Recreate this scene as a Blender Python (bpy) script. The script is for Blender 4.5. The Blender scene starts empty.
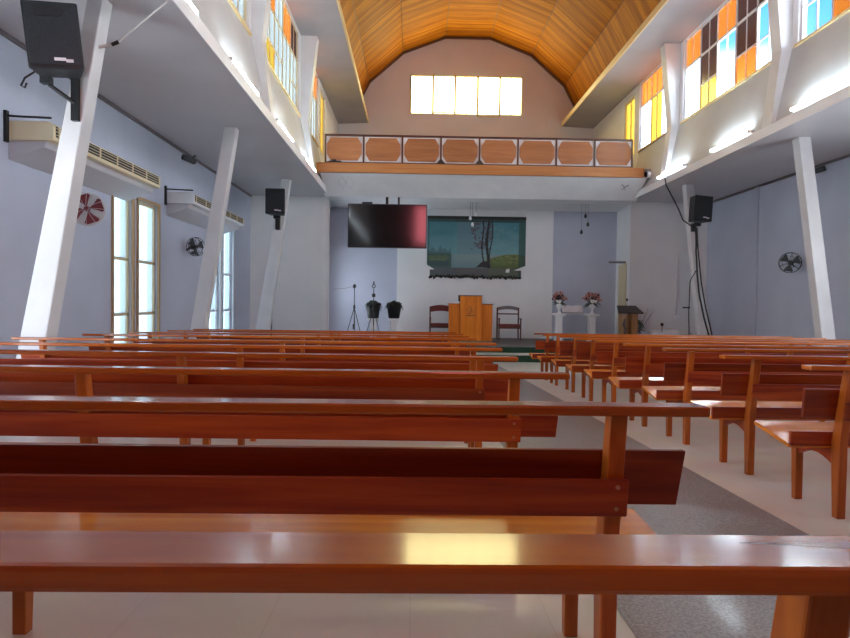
import bpy, bmesh, math, random
from mathutils import Vector, Matrix
random.seed(7)
S = bpy.context.scene
COL = S.collection
R = math.radians

# ------------------------------------------------------------------ materials
def mat(name, color, rough=.6, metal=0., coat=0., coat_rough=.1, spec=.5):
    m = bpy.data.materials.new(name); m.use_nodes = True
    b = m.node_tree.nodes['Principled BSDF']
    b.inputs['Base Color'].default_value = (*color, 1)
    b.inputs['Roughness'].default_value = rough
    b.inputs['Metallic'].default_value = metal
    b.inputs['Coat Weight'].default_value = coat
    b.inputs['Coat Roughness'].default_value = coat_rough
    b.inputs['Specular IOR Level'].default_value = spec
    return m
def nodes(m): return m.node_tree.nodes, m.node_tree.links, m.node_tree.nodes['Principled BSDF']
def mottled(name, c1, c2, scale=3., rough=.6, mapping=(1,1,1), detail=4, bump=0., lo=.35, hi=.65, **k):
    m = mat(name, c1, rough, **k); N, L, b = nodes(m)
    tc = N.new('ShaderNodeTexCoord'); mp = N.new('ShaderNodeMapping'); nz = N.new('ShaderNodeTexNoise'); cr = N.new('ShaderNodeValToRGB')
    mp.inputs['Scale'].default_value = mapping; nz.inputs['Scale'].default_value = scale; nz.inputs['Detail'].default_value = detail
    L.new(tc.outputs['Object'], mp.inputs[0]); L.new(mp.outputs[0], nz.inputs['Vector']); L.new(nz.outputs[0], cr.inputs[0])
    cr.color_ramp.elements[0].position = lo; cr.color_ramp.elements[1].position = hi
    cr.color_ramp.elements[0].color = (*c1,1); cr.color_ramp.elements[1].color = (*c2,1)
    L.new(cr.outputs[0], b.inputs['Base Color'])
    if bump:
        bp = N.new('ShaderNodeBump'); bp.inputs['Strength'].default_value = bump; bp.inputs['Distance'].default_value = .01
        L.new(nz.outputs[0], bp.inputs['Height']); L.new(bp.outputs[0], b.inputs['Normal'])
    return m
def wood(name, dark, mid, light, mapping, rough=.35, coat=.6, var=.25):
    m = mat(name, mid, rough, coat=coat, coat_rough=.12, spec=.25); N, L, b = nodes(m)
    tc = N.new('ShaderNodeTexCoord'); mp = N.new('ShaderNodeMapping'); nz = N.new('ShaderNodeTexNoise'); cr = N.new('ShaderNodeValToRGB')
    oi = N.new('ShaderNodeObjectInfo'); va = N.new('ShaderNodeVectorMath'); va.operation = 'ADD'
    sc = N.new('ShaderNodeMath'); sc.operation = 'MULTIPLY'; sc.inputs[1].default_value = 40
    L.new(oi.outputs['Random'], sc.inputs[0]); L.new(tc.outputs['Object'], va.inputs[0]); L.new(sc.outputs[0], va.inputs[1])
    mp.inputs['Scale'].default_value = mapping
    L.new(va.outputs[0], mp.inputs[0]); L.new(mp.outputs[0], nz.inputs['Vector'])
    nz.inputs['Scale'].default_value = 1.; nz.inputs['Detail'].default_value = 6; nz.inputs['Roughness'].default_value = .6; nz.inputs['Distortion'].default_value = .6
    e = cr.color_ramp.elements; e[0].position = .28; e[0].color = (*dark,1); e[1].position = .75; e[1].color = (*light,1)
    k = cr.color_ramp.elements.new(.5); k.color = (*mid,1)
    L.new(nz.outputs[0], cr.inputs[0])
    hs = N.new('ShaderNodeHueSaturation'); mr = N.new('ShaderNodeMapRange')
    mr.inputs['To Min'].default_value = 1-var; mr.inputs['To Max'].default_value = 1+var
    L.new(oi.outputs['Random'], mr.inputs['Value']); L.new(mr.outputs[0], hs.inputs['Value']); L.new(cr.outputs[0], hs.inputs['Color'])
    L.new(hs.outputs[0], b.inputs['Base Color'])
    return m
def emit(name, c, s):
    m = bpy.data.materials.new(name); m.use_nodes = True; N = m.node_tree.nodes; N.clear()
    e = N.new('ShaderNodeEmission'); o = N.new('ShaderNodeOutputMaterial'); e.inputs[0].default_value = (*c,1); e.inputs[1].default_value = s
    m.node_tree.links.new(e.outputs[0], o.inputs[0]); return m
def glass(name, tint, gloss=.12, frost=0.):
    m = bpy.data.materials.new(name); m.use_nodes = True; N = m.node_tree.nodes; L = m.node_tree.links; N.clear()
    t = N.new('ShaderNodeBsdfTransparent'); t.inputs[0].default_value = (*tint,1)
    g = N.new('ShaderNodeBsdfGlossy'); g.inputs['Roughness'].default_value = .15; g.inputs[0].default_value = (.8,.8,.8,1)
    mx = N.new('ShaderNodeMixShader'); mx.inputs[0].default_value = gloss; o = N.new('ShaderNodeOutputMaterial')
    L.new(t.outputs[0], mx.inputs[1]); L.new(g.outputs[0], mx.inputs[2]); last = mx
    if frost:
        tr = N.new('ShaderNodeBsdfTranslucent'); tr.inputs[0].default_value = (*tint,1)
        m2 = N.new('ShaderNodeMixShader'); m2.inputs[0].default_value = frost
        L.new(mx.outputs[0], m2.inputs[1]); L.new(tr.outputs[0], m2.inputs[2]); last = m2
    L.new(last.outputs[0], o.inputs[0]); return m

M = {}
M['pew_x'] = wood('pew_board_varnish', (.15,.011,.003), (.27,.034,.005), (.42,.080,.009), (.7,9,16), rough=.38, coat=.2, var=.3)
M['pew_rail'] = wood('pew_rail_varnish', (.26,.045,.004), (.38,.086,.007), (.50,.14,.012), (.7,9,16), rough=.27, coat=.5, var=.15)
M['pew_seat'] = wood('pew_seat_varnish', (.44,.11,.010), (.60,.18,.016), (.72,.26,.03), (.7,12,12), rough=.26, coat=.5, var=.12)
M['pew_z'] = wood('pew_post_varnish', (.26,.045,.004), (.38,.085,.008), (.50,.13,.013), (14,14,1.2), rough=.38, coat=.2, var=.15)
M['screw'] = mat('worn_screw', (.45,.25,.15), .35, metal=.7)
M['white'] = mottled('white_paint', (.80,.80,.82), (.85,.85,.86), 2.5, rough=.55)
M['cream_col'] = mottled('column_paint', (.64,.64,.65), (.71,.71,.72), 2.0, rough=.5)
M['bluewall'] = mottled('lavender_wall_paint', (.47,.50,.61), (.51,.54,.65), 1.2, rough=.55)
M['endwall'] = mottled('pale_wall_paint', (.76,.77,.79), (.80,.80,.81), 1.5, rough=.6)
M['backwall'] = mottled('brown_back_wall', (.16,.11,.09), (.20,.14,.11), 1., rough=.7)
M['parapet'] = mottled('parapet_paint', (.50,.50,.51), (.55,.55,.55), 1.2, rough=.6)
M['aisleceil'] = mottled('grey_ceiling_paint', (.54,.52,.55), (.58,.56,.59), .8, rough=.4)
M['gable'] = mottled('gable_plaster', (.72,.71,.73), (.77,.75,.77), .8, rough=.7)
M['soffit'] = mottled('soffit_paint', (.36,.345,.36), (.41,.39,.40), 1.0, rough=.6)
M['lip'] = mat('cream_edge_board', (.80,.62,.32), .45)
M['black'] = mat('black_plastic', (.012,.014,.017), .45)
M['blackmetal'] = mat('black_metal', (.015,.015,.017), .4, metal=.3)
M['grille'] = mottled('speaker_grille', (.008,.012,.016), (.025,.032,.038), 160, rough=.55)
M['screen'] = mat('tv_screen', (.004,.004,.006), .10)
M['cream'] = mottled('cream_enamel', (.78,.66,.42), (.82,.71,.48), 2., rough=.5)
M['dark'] = mat('dark_gap', (.03,.03,.03), .8)
M['frame_cream'] = mat('window_frame_cream', (.66,.56,.36), .5)
M['frame_white'] = mat('window_frame_white', (.75,.75,.76), .5)
M['frame_tan'] = mat('window_frame_tan', (.46,.30,.15), .5)
M['maroon'] = mat('maroon_fabric', (.17,.028,.024), .7)
M['maroon_plastic'] = mat('maroon_plastic', (.20,.02,.03), .4)
M['chairwood'] = mat('chair_dark_wood', (.09,.030,.020), .4, coat=.3)
M['chairgrey'] = mat('chair_grey_frame', (.16,.14,.15), .4)
M['pulpit'] = wood('pulpit_wood', (.60,.15,.01), (.72,.20,.014), (.80,.26,.025), (9,9,.8), rough=.4, coat=.3, var=.05)
M['pulpit_dark'] = mat('pulpit_trim', (.16,.07,.03), .5)
M['lectern'] = wood('lectern_wood', (.20,.085,.025), (.34,.16,.05), (.46,.24,.08), (14,14,1.5), rough=.5, coat=.2, var=.05)
M['lectern_top'] = mat('lectern_top', (.05,.035,.025), .45)
M['balwood'] = wood('balcony_fascia_wood', (.40,.15,.045), (.50,.20,.065), (.58,.27,.10), (.6,10,14), rough=.4, coat=.3, var=.06)
M['balpanel'] = wood('balcony_panel_wood', (.32,.12,.05), (.42,.165,.065), (.50,.22,.09), (.8,6,8), rough=.45, coat=.3, var=.12)
M['green'] = mottled('green_carpet', (.006,.030,.014), (.012,.050,.024), 60, rough=.95)
M['stagefloor'] = mottled('stage_grey_carpet', (.11,.10,.10), (.15,.135,.13), 30, rough=.8)
M['nosing'] = mat('pale_step_edge', (.45,.47,.43), .5)
M['pot'] = mat('black_planter', (.006,.006,.007), .6)
M['leaf_dark'] = mottled('dark_leaves', (.004,.007,.005), (.012,.02,.011), 25, rough=.6)
M['leaf'] = mottled('green_leaves', (.025,.05,.02), (.06,.10,.04), 20, rough=.6)
M['pink'] = mottled('pink_petals', (.42,.16,.15), (.60,.30,.27), 18, rough=.7)
M['whitepetal'] = mat('white_petals', (.85,.83,.82), .6)
M['darkpetal'] = mat('dark_red_petals', (.07,.015,.02), .7)
M['paper'] = mat('page_paper', (.78,.72,.75), .7)
M['coverbk'] = mat('dark_book_cover', (.03,.025,.03), .6)
M['tube'] = emit('fluorescent_tube', (.78,.93,1.0), 20.)
M['fixture'] = mat('batten_enamel', (.80,.82,.84), .4)
M['gablewin'] = emit('sunlit_frosted_pane', (1.0,.90,.42), 3.2)
M['rose_glow'] = emit('added_rose_glow', (1.0,.22,.27), 4.)  # added glow out of view, gives the TV screen its pink reflection
M['cable'] = mat('black_cable', (.01,.01,.012), .5)
M['whitewire'] = mat('white_conduit', (.62,.60,.60), .5)
M['g_clear'] = glass('clear_glass', (.97,.98,1.), .06)
M['g_amber'] = glass('amber_glass', (.58,.29,.10), .08, .25)
M['g_brown'] = glass('brown_glass', (.15,.09,.075), .15, .3)
M['g_yellow'] = glass('yellow_glass', (.52,.40,.13), .08, .3)
M['g_frost'] = glass('frosted_glass', (.36,.41,.44), .06, .35)
M['g_pale'] = glass('pale_glass', (.40,.42,.42), .15, .4)

# floor: cream tiles
def floor_mat():
    m = mat('cream_vinyl_tiles', (.58,.52,.43), .30, coat=.25, coat_rough=.2); N, L, b = nodes(m)
    tc = N.new('ShaderNodeTexCoord'); br = N.new('ShaderNodeTexBrick'); br.offset = 0
    br.inputs['Scale'].default_value = 1.; br.inputs['Brick Width'].default_value = .5; br.inputs['Row Height'].default_value = .5
    br.inputs['Mortar Size'].default_value = .002; br.inputs['Color1'].default_value = (.88,.84,.72,1); br.inputs['Color2'].default_value = (.85,.81,.70,1); br.inputs['Mortar'].default_value = (.76,.71,.61,1)
    nz = N.new('ShaderNodeTexNoise'); nz.inputs['Scale'].default_value = 2.2; nz.inputs['Detail'].default_value = 5
    mx = N.new('ShaderNodeMix'); mx.data_type = 'RGBA'; mx.blend_type = 'MULTIPLY'; mx.inputs[0].default_value = .25
    L.new(tc.outputs['Object'], br.inputs['Vector']); L.new(tc.outputs['Object'], nz.inputs['Vector'])
    L.new(br.outputs[0], mx.inputs[6]); L.new(nz.outputs[1], mx.inputs[7]); L.new(mx.outputs[2], b.inputs['Base Color'])
    return m
M['floor'] = floor_mat()
M['strip'] = mottled('grey_speckled_strip', (.16,.155,.15), (.36,.355,.345), 90, rough=.38, detail=3, lo=.3, hi=.7, coat=.15)

def vault_mat():
    m = mat('varnished_plank_vault', (.6,.25,.02), .6, coat=0., spec=.12); N, L, b = nodes(m)
    tc = N.new('ShaderNodeTexCoord'); sp = N.new('ShaderNodeSeparateXYZ'); L.new(tc.outputs['Object'], sp.inputs[0])
    mu = N.new('ShaderNodeMath'); mu.operation = 'MULTIPLY'; mu.inputs[1].default_value = 1/.11; L.new(sp.outputs['Y'], mu.inputs[0])
    fr = N.new('ShaderNodeMath'); fr.operation = 'FRACT'; L.new(mu.outputs[0], fr.inputs[0])
    fl = N.new('ShaderNodeMath'); fl.operation = 'FLOOR'; L.new(mu.outputs[0], fl.inputs[0])
    wn = N.new('ShaderNodeTexWhiteNoise'); wn.noise_dimensions = '1D'; L.new(fl.outputs[0], wn.inputs['W'])
    c1 = N.new('ShaderNodeValToRGB'); e = c1.color_ramp.elements
    e[0].color = (.36,.105,.002,1); e[1].color = (.62,.22,.005,1); L.new(wn.outputs['Value'], c1.inputs[0])
    g = N.new('ShaderNodeValToRGB'); q = g.color_ramp.elements; q[0].position = 0; q[0].color = (.35,.35,.35,1); q[1].position = .12; q[1].color = (1,1,1,1)
    L.new(fr.outputs[0], g.inputs[0])
    mx = N.new('ShaderNodeMix'); mx.data_type = 'RGBA'; mx.blend_type = 'MULTIPLY'; mx.inputs[0].default_value = 1
    L.new(c1.outputs[0], mx.inputs[6]); L.new(g.outputs[0], mx.inputs[7])
    mp = N.new('ShaderNodeMapping'); mp.inputs['Scale'].default_value = (.8,9,.8); L.new(tc.outputs['Object'], mp.inputs[0])
    nz = N.new('ShaderNodeTexNoise'); nz.inputs['Scale'].default_value = 1.5; nz.inputs['Detail'].default_value = 5; L.new(mp.outputs[0], nz.inputs['Vector'])
    g2 = N.new('ShaderNodeValToRGB'); q = g2.color_ramp.elements; q[0].position = .3; q[0].color = (.62,.55,.5,1); q[1].position = .6; q[1].color = (1,1,1,1); L.new(nz.outputs[0], g2.inputs[0])
    m2 = N.new('ShaderNodeMix'); m2.data_type = 'RGBA'; m2.blend_type = 'MULTIPLY'; m2.inputs[0].default_value = .8
    L.new(mx.outputs[2], m2.inputs[6]); L.new(g2.outputs[0], m2.inputs[7]); L.new(m2.outputs[2], b.inputs['Base Color'])
    return m
M['vault'] = vault_mat()

# ------------------------------------------------------------------ mesh helpers
class MB:
    def __init__(s): s.v = []; s.f = []; s.c = None
    def add(s, vs, fs):
        o = len(s.v); s.v += [tuple(v) for v in vs]; s.f += [tuple(i+o for i in f) for f in fs]; return s
    def box(s, a, b):
        x0,y0,z0 = a; x1,y1,z1 = b
        return s.hexa([(x0,y0,z0),(x1,y0,z0),(x1,y1,z0),(x0,y1,z0)], [(x0,y0,z1),(x1,y0,z1),(x1,y1,z1),(x0,y1,z1)])
    def hexa(s, lo, hi):
        return s.add(list(lo)+list(hi), [(0,3,2,1),(4,5,6,7),(0,1,5,4),(1,2,6,5),(2,3,7,6),(3,0,4,7)])
    def prism(s, poly, ax, a, b):   # poly in the two other axes (cyclic order), extruded along ax
        def P(p, t):
            return {'x':(t,p[0],p[1]), 'y':(p[0],t,p[1]), 'z':(p[0],p[1],t)}[ax]
        n = len(poly)
        return s.add([P(p,a) for p in poly]+[P(p,b) for p in poly],
            [tuple(range(n))[::-1], tuple(range(n,2*n))]+[(i,(i+1)%n,n+(i+1)%n,n+i) for i in range(n)])
    def tube(s, pts, r, n=8, caps=True):
        pts = [Vector(p) for p in pts]; rs = r if isinstance(r,(list,tuple)) else [r]*len(pts)
        o = len(s.v); up = Vector((0,0,1)); prev = None
        for i,p in enumerate(pts):
            d = (pts[min(i+1,len(pts)-1)]-pts[max(i-1,0)]).normalized()
            if prev is None:
                a = d.cross(up if abs(d.z)<.9 else Vector((1,0,0))).normalized()
            else:
                a = (prev - d*prev.dot(d)).normalized()
            prev = a; b = d.cross(a)
            for k in range(n):
                t = 2*math.pi*k/n; s.v.append(tuple(p+(a*math.cos(t)+b*math.sin(t))*rs[i]))
        for i in range(len(pts)-1):
            for k in range(n):
                s.f.append((o+i*n+k, o+i*n+(k+1)%n, o+(i+1)*n+(k+1)%n, o+(i+1)*n+k))
        if caps:
            s.f.append(tuple(o+k for k in range(n))[::-1]); e = o+(len(pts)-1)*n; s.f.append(tuple(e+k for k in range(n)))
        return s
    def ring(s, c, r, t, axis='y', n=24, m=6, tilt=None):
        c = Vector(c); pts = []
        for i in range(n+1):
            a = 2*math.pi*i/n; p = Vector((math.cos(a)*r, 0, math.sin(a)*r))
            if axis == 'x': p = Vector((0, math.cos(a)*r, math.sin(a)*r))
            if axis == 'z': p = Vector((math.cos(a)*r, math.sin(a)*r, 0))
            if tilt: p = tilt @ p
            pts.append(c+p)
        return s.tube(pts, t, m, caps=False)
    def lathe(s, prof, c=(0,0,0), n=20):
        o = len(s.v)
        for r,z in prof:
            for k in range(n):
                a = 2*math.pi*k/n; s.v.append((c[0]+r*math.cos(a), c[1]+r*math.sin(a), c[2]+z))
        for i in range(len(prof)-1):
            for k in range(n):
                s.f.append((o+i*n+k, o+i*n+(k+1)%n, o+(i+1)*n+(k+1)%n, o+(i+1)*n+k))
        s.f.append(tuple(o+k for k in range(n))[::-1]); e = o+(len(prof)-1)*n; s.f.append(tuple(e+k for k in range(n)))
        return s
    def blob(s, c, r, seed=0, j=.15, n=8, m=6):
        rnd = random.Random(seed); o = len(s.v); r = r if isinstance(r,(tuple,list)) else (r,r,r)
        for i in range(m+1):
            ph = math.pi*i/m
            for k in range(n):
                a = 2*math.pi*k/n; q = 1+rnd.uniform(-j,j)
                s.v.append((c[0]+r[0]*q*math.sin(ph)*math.cos(a), c[1]+r[1]*q*math.sin(ph)*math.sin(a), c[2]+r[2]*q*math.cos(ph)))
        for i in range(m):
            for k in range(n):
                s.f.append((o+i*n+k, o+(i+1)*n+k, o+(i+1)*n+(k+1)%n, o+i*n+(k+1)%n))
        return s
    def leaf(s, base, d, L, w, droop=.3):
        base = Vector(base); d = Vector(d).normalized(); side = d.cross(Vector((0,0,1)))
        side = side.normalized() if side.length > .01 else Vector((1,0,0)); n = side.cross(d)
        dn = Vector((0,0,-1)); o = len(s.v)
        for t,q in ((0,.12),(.35,1),(.7,.75),(1,.03)):
            p = base+d*L*t+dn*droop*L*t*t
            s.v += [tuple(p-side*w*q*.5), tuple(p+n*w*.12*q), tuple(p+side*w*q*.5)]
        for i in range(3):
            a = o+i*3; s.f += [(a,a+1,a+4,a+3),(a+1,a+2,a+5,a+4)]
        return s
    def build(s, name, m, parent=None, bevel=0., smooth=False, loc=None):
        me = bpy.data.meshes.new(name); me.from_pydata(s.v, [], s.f); me.validate()
        bm = bmesh.new(); bm.from_mesh(me); bmesh.ops.recalc_face_normals(bm, faces=bm.faces); bm.to_mesh(me); bm.free()
        for x in (m if isinstance(m,(list,tuple)) else [m]): me.materials.append(x)
        if smooth:
            for p in me.polygons: p.use_smooth = True
        o = bpy.data.objects.new(name, me); COL.objects.link(o)
        if parent: o.parent = parent
        if loc: o.location = loc
        if bevel:
            b = o.modifiers.new('bevel','BEVEL'); b.width = bevel; b.segments = 2; b.limit_method = 'ANGLE'
        return o
def thing(name, label, cat, loc=(0,0,0), rot=(0,0,0), group=None):
    o = bpy.data.objects.new(name, None); COL.objects.link(o); o.location = loc; o.rotation_euler = rot
    o.empty_display_size = .1
    o['label'] = label; o['category'] = cat
    if group: o['group'] = group
    return o
def tag(o, label, cat, group=None):
    o['label'] = label; o['category'] = cat
    if group: o['group'] = group
    return o
def struct(o): o['kind'] = 'structure'; return o
def copy_tree(o, parent=None):
    c = o.copy(); COL.objects.link(c)
    if parent: c.parent = parent
    for ch in list(o.children): copy_tree(ch, c)
    return c
def fz(y): return -.0255*y            # raked floor
SL = -math.atan(.0255)

# ------------------------------------------------------------------ setting
XL, XR = -5.0, 9.0      # aisle side walls
CL, CR = -3.02, 6.90    # clerestory walls
LL, LR = -2.62, 6.52    # inner edge of the low aisle ceilings
CEIL = 4.27
# floor (raked down to the platform)
struct(MB().hexa([(XL-.2,-3,-.2+fz(-3)),(XR+.2,-3,-.2+fz(-3)),(XR+.2,19.7,-.2+fz(19.7)),(XL-.2,19.7,-.2+fz(19.7))],
    [(XL-.2,-3,fz(-3)),(XR+.2,-3,fz(-3)),(XR+.2,19.7,fz(19.7)),(XL-.2,19.7,fz(19.7))]).build('floor', M['floor']))
t = .003
struct(MB().hexa([(.77,-3,fz(-3)+.0005),(2.02,-3,fz(-3)+.0005),(2.02,16.38,fz(16.38)+.0005),(.77,16.38,fz(16.38)+.0005)],
    [(.77,-3,fz(-3)+t),(2.02,-3,fz(-3)+t),(2.02,16.38,fz(16.38)+t),(.77,16.38,fz(16.38)+t)]).build('trim_1', M['strip']))

def wall_grid(name, m, axis, p0, p1, a0, a1, z0, z1, holes):
    """wall slab between p0..p1 on its thin axis, with rectangular holes (a0,a1,z0,z1)"""
    A = sorted({a0,a1,*[h[0] for h in holes],*[h[1] for h in holes]}); Z = sorted({z0,z1,*[h[2] for h in holes],*[h[3] for h in holes]})
    mb = MB()
    def solid(i,k):
        if i<0 or k<0 or i>=len(A)-1 or k>=len(Z)-1: return False
        ca=(A[i]+A[i+1])/2; cz=(Z[k]+Z[k+1])/2
        return not any(h[0]<ca<h[1] and h[2]<cz<h[3] for h in holes)
    def q(pts): mb.add([((p,a,z) if axis=='x' else (a,p,z)) for p,a,z in pts], [(0,1,2,3)])
    for i in range(len(A)-1):
        for k in range(len(Z)-1):
            if not solid(i,k): continue
            a,b,c,d = A[i],A[i+1],Z[k],Z[k+1]
            for p in (p0,p1): q([(p,a,c),(p,b,c),(p,b,d),(p,a,d)])
            if not solid(i-1,k): q([(p0,a,c),(p1,a,c),(p1,a,d),(p0,a,d)])
            if not solid(i+1,k): q([(p0,b,c),(p1,b,c),(p1,b,d),(p0,b,d)])
            if not solid(i,k-1): q([(p0,a,c),(p1,a,c),(p1,b,c),(p0,b,c)])
            if not solid(i,k+1): q([(p0,a,d),(p1,a,d),(p1,b,d),(p0,b,d)])
    o = mb.build(name, m); bm = bmesh.new(); bm.from_mesh(o.data); bmesh.ops.remove_doubles(bm, verts=bm.verts, dist=1e-5)
    bmesh.ops.recalc_face_normals(bm, faces=bm.faces); bm.to_mesh(o.data); bm.free()
    return struct(o)
added_wins_left = [(.9,2.2,-.0,3.0),(3.2,4.6,-.1,3.0),(5.4,6.4,-.1,3.0)]   # unseen windows abreast of the camera, added to light the aisles
added_wins_right = [(.9,2.2,0,3.0),(3.4,4.8,-.1,3.0),(6.0,7.4,-.1,3.0),(8.6,10.0,-.1,3.0)]  # likewise added on the right wall, out of view, for daylight
lowwins = [(10.70,11.42,-.1,2.87),(11.66,12.56,-.1,2.87),(15.62,16.52,-.2,3.02),(16.80,17.70,-.2,3.02)]
wall_grid('wall_left', M['bluewall'], 'x', XL-.2, XL, -3, 19.8, -.7, CEIL+.2, lowwins+added_wins_left)
wall_grid('wall_right', M['bluewall'], 'x', XR, XR+.2, -3, 19.8, -.7, CEIL+.2, added_wins_right)
# end walls of the aisles and stage recess
struct(MB().box((XL,19.6,-.7),(-2.62,19.8,CEIL)).build('wall_aisle_end_left', M['endwall']))
struct(MB().box((6.62,19.6,-.7),(XR,19.8,CEIL)).build('wall_aisle_end_right', M['endwall']))
# left return of the stage recess; unseen opening added to daylight the stage
mbx = MB()
def slab(y0,y1,z0,z1):
    q = lambda y,o: -2.62-(y-19.8)*.133+o
    mbx.hexa([(q(y0,-.2),y0,z0),(q(y0,0),y0,z0),(q(y1,0),y1,z0),(q(y1,-.2),y1,z0)],[(q(y0,-.2),y0,z1),(q(y0,0),y0,z1),(q(y1,0),y1,z1),(q(y1,-.2),y1,z1)])
slab(19.8,19.9,-.3,CEIL); slab(20.6,21.4,-.3,CEIL); slab(19.9,20.6,2.6,CEIL)
struct(mbx.build('wall_stage_left', M['endwall']))
struct(MB().hexa([(6.62,19.8,-.3),(6.82,19.8,-.3),(6.98,21.6,-.3),(6.78,21.6,-.3)],[(6.62,19.8,CEIL),(6.82,19.8,CEIL),(6.98,21.6,CEIL),(6.78,21.6,CEIL)]).build('wall_stage_right', M['endwall']))
struct(MB().box((-3.1,21.4,-.3),(7.0,21.6,CEIL)).build('wall_stage_back', M['bluewall']))
struct(MB().box((-.58,21.33,-.06),(4.62,21.4,CEIL)).build('wall_stage_centre', M['endwall']))
# aisle ceilings
struct(MB().box((XL-.2,-3,CEIL),(LL,19.8,CEIL+.10)).build('ceiling_aisle_left', M['aisleceil']))
struct(MB().box((LR,-3,CEIL),(XR+.2,19.8,CEIL+.10)).build('ceiling_aisle_right', M['aisleceil']))
struct(MB().box((-3.1,18.3,4.9),(7.0,25.2,5.0)).build('floor_gallery', M['soffit']))
struct(MB().box((-3.1,19.75,4.20),(7.0,21.7,4.30)).build('ceiling_under_gallery', M['endwall']))
# fascia edges + sloping parapets under the clerestory
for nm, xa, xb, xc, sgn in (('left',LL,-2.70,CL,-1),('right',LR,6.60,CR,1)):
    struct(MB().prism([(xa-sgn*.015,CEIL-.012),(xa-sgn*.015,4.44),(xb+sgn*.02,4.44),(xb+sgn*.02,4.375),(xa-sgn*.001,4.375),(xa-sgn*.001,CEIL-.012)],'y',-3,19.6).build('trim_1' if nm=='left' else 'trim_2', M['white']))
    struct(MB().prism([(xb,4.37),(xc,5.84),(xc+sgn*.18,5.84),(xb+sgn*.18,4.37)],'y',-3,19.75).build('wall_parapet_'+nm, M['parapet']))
# clerestory walls with window openings
added_bays = [(2.4,6.6)]   # unseen bay beside the camera, added to brighten the nave
bays = [(7.25,11.62),(12.28,16.62),(17.35,19.85)]
WZ0, WZ1 = 5.86, 7.95
for nm,p0,p1 in (('left',CL-.16,CL),('right',CR,CR+.16)):
    holes = [(a,b,WZ0,WZ1) for a,b in bays+added_bays]+[(20.3,21.35,5.0,7.75)]
    wall_grid('wall_clerestory_'+nm, M['endwall'], 'x', p0, p1, -3, 25, 5.84, 8.35, [(a,b,c if c>5.84 else 5.84,d) for a,b,c,d in holes])
    struct(MB().box((p0,19.75,4.3),(p1,25,5.85)).build('wall_gallery_'+nm, M['endwall']))
# back wall behind the camera, with a rose window added for the TV's pink reflection
wall_grid('wall_back', M['backwall'], 'y', -3.2, -3.0, XL-.2, XR+.2, -.3, 11.8, [(.05,.95,4.9,7.3)])
f = struct(MB().box((.05,-3.14,4.9),(.10,-3.08,7.3)).box((.90,-3.14,4.9),(.95,-3.08,7.3)).box((.05,-3.14,6.1),(.95,-3.08,6.15)).build('window_12', M['frame_white']))
MB().box((.08,-3.12,4.92),(.92,-3.11,7.28)).build('pane', M['rose_glow'], f)
# gable wall with window hole
gw = (-.24,4.10,8.40,9.90)
vc, vz, vr = 1.95, 6.62, 4.82
wall_grid('wall_gable', M['gable'], 'y', 25.0, 25.2, -3.3, 7.3, 4.9, 11.8, [gw])
# vault : seven flat facets of cross planks
angs = [R(17.4+145.2*i/7) for i in range(8)]
pin = [(vc+vr*math.cos(a), vz+vr*math.sin(a)) for a in angs]; pout = [(vc+(vr+.12)*math.cos(a), vz+(vr+.12)*math.sin(a)) for a in angs]
for i in range(7):
    struct(MB().prism([pin[i],pin[i+1],pout[i+1],pout[i]],'y',-3,25.0).build('ceiling_vault', M['vault']))
    if i: struct(MB().tube([(pin[i][0],-3,pin[i][1]),(pin[i][0],25,pin[i][1])], .013, 5).build('trim_3', M['pulpit_dark']))
arc = [(vc+(vr-.0)*math.cos(a), vz+(vr-.0)*math.sin(a)) for a in angs]
struct(MB().prism([(vc+(vr)*math.cos(a), vz+(vr)*math.sin(a)) for a in angs]+[(vc+(vr-.07)*math.cos(a), vz+(vr-.07)*math.sin(a)) for a in angs[::-1]],'y',24.90,25.0).build('trim_4', M['pulpit_dark']))
# cornices at vault spring
for nm,xw,xe,sgn in (('left',CL-.16,-1.88,-1),('right',CR+.16,5.68,1)):
    struct(MB().prism([(xw,7.95),(xe,8.02),(xe,8.10),(xw,8.10)],'y',-3,25.0).build('ceiling_cornice_'+nm, M['soffit']))
    struct(MB().box((min(xe,xe-sgn*.035),-3,8.00),(max(xe,xe-sgn*.035),25.0,8.17)).build('trim_5' if nm=='left' else 'trim_6', M['lip']))
# leaning arms on the clerestory walls (upper half of the V columns)
for yy in (11.95,16.98):
    for sgn,xw,xb in ((1,CL,-2.70),(-1,CR,6.60)):
        y0,y1 = yy-.16,yy+.16
        struct(MB().prism([(xw-.02*sgn,7.96),(xw+sgn*.42,7.96),(xw+sgn*.20,5.84),(xb+sgn*.06,4.42),(xb-sgn*.02,4.42),(xw-.02*sgn,5.84)],'y',y0,y1).build('wall_pilaster', M['cream_col']))
# stage
struct(MB().box((-2.84,17.0,-.6),(6.84,21.35,-.06)).build('floor_stage', M['stagefloor']))
o = thing('stage_steps','green carpeted steps with pale edging leading up to the stage','steps',(2.9,17.0,-.43))
MB().box((-3.0,-.6,.0),(3.2,0,.19)).build('step', M['green'], o)
MB().box((-3.02,-.62,.19),(3.22,0,.21)).build('nosing', M['nosing'], o)
MB().box((-3.0,-.02,.21),(3.2,0,.355)).build('riser_carpet', M['green'], o)

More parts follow.
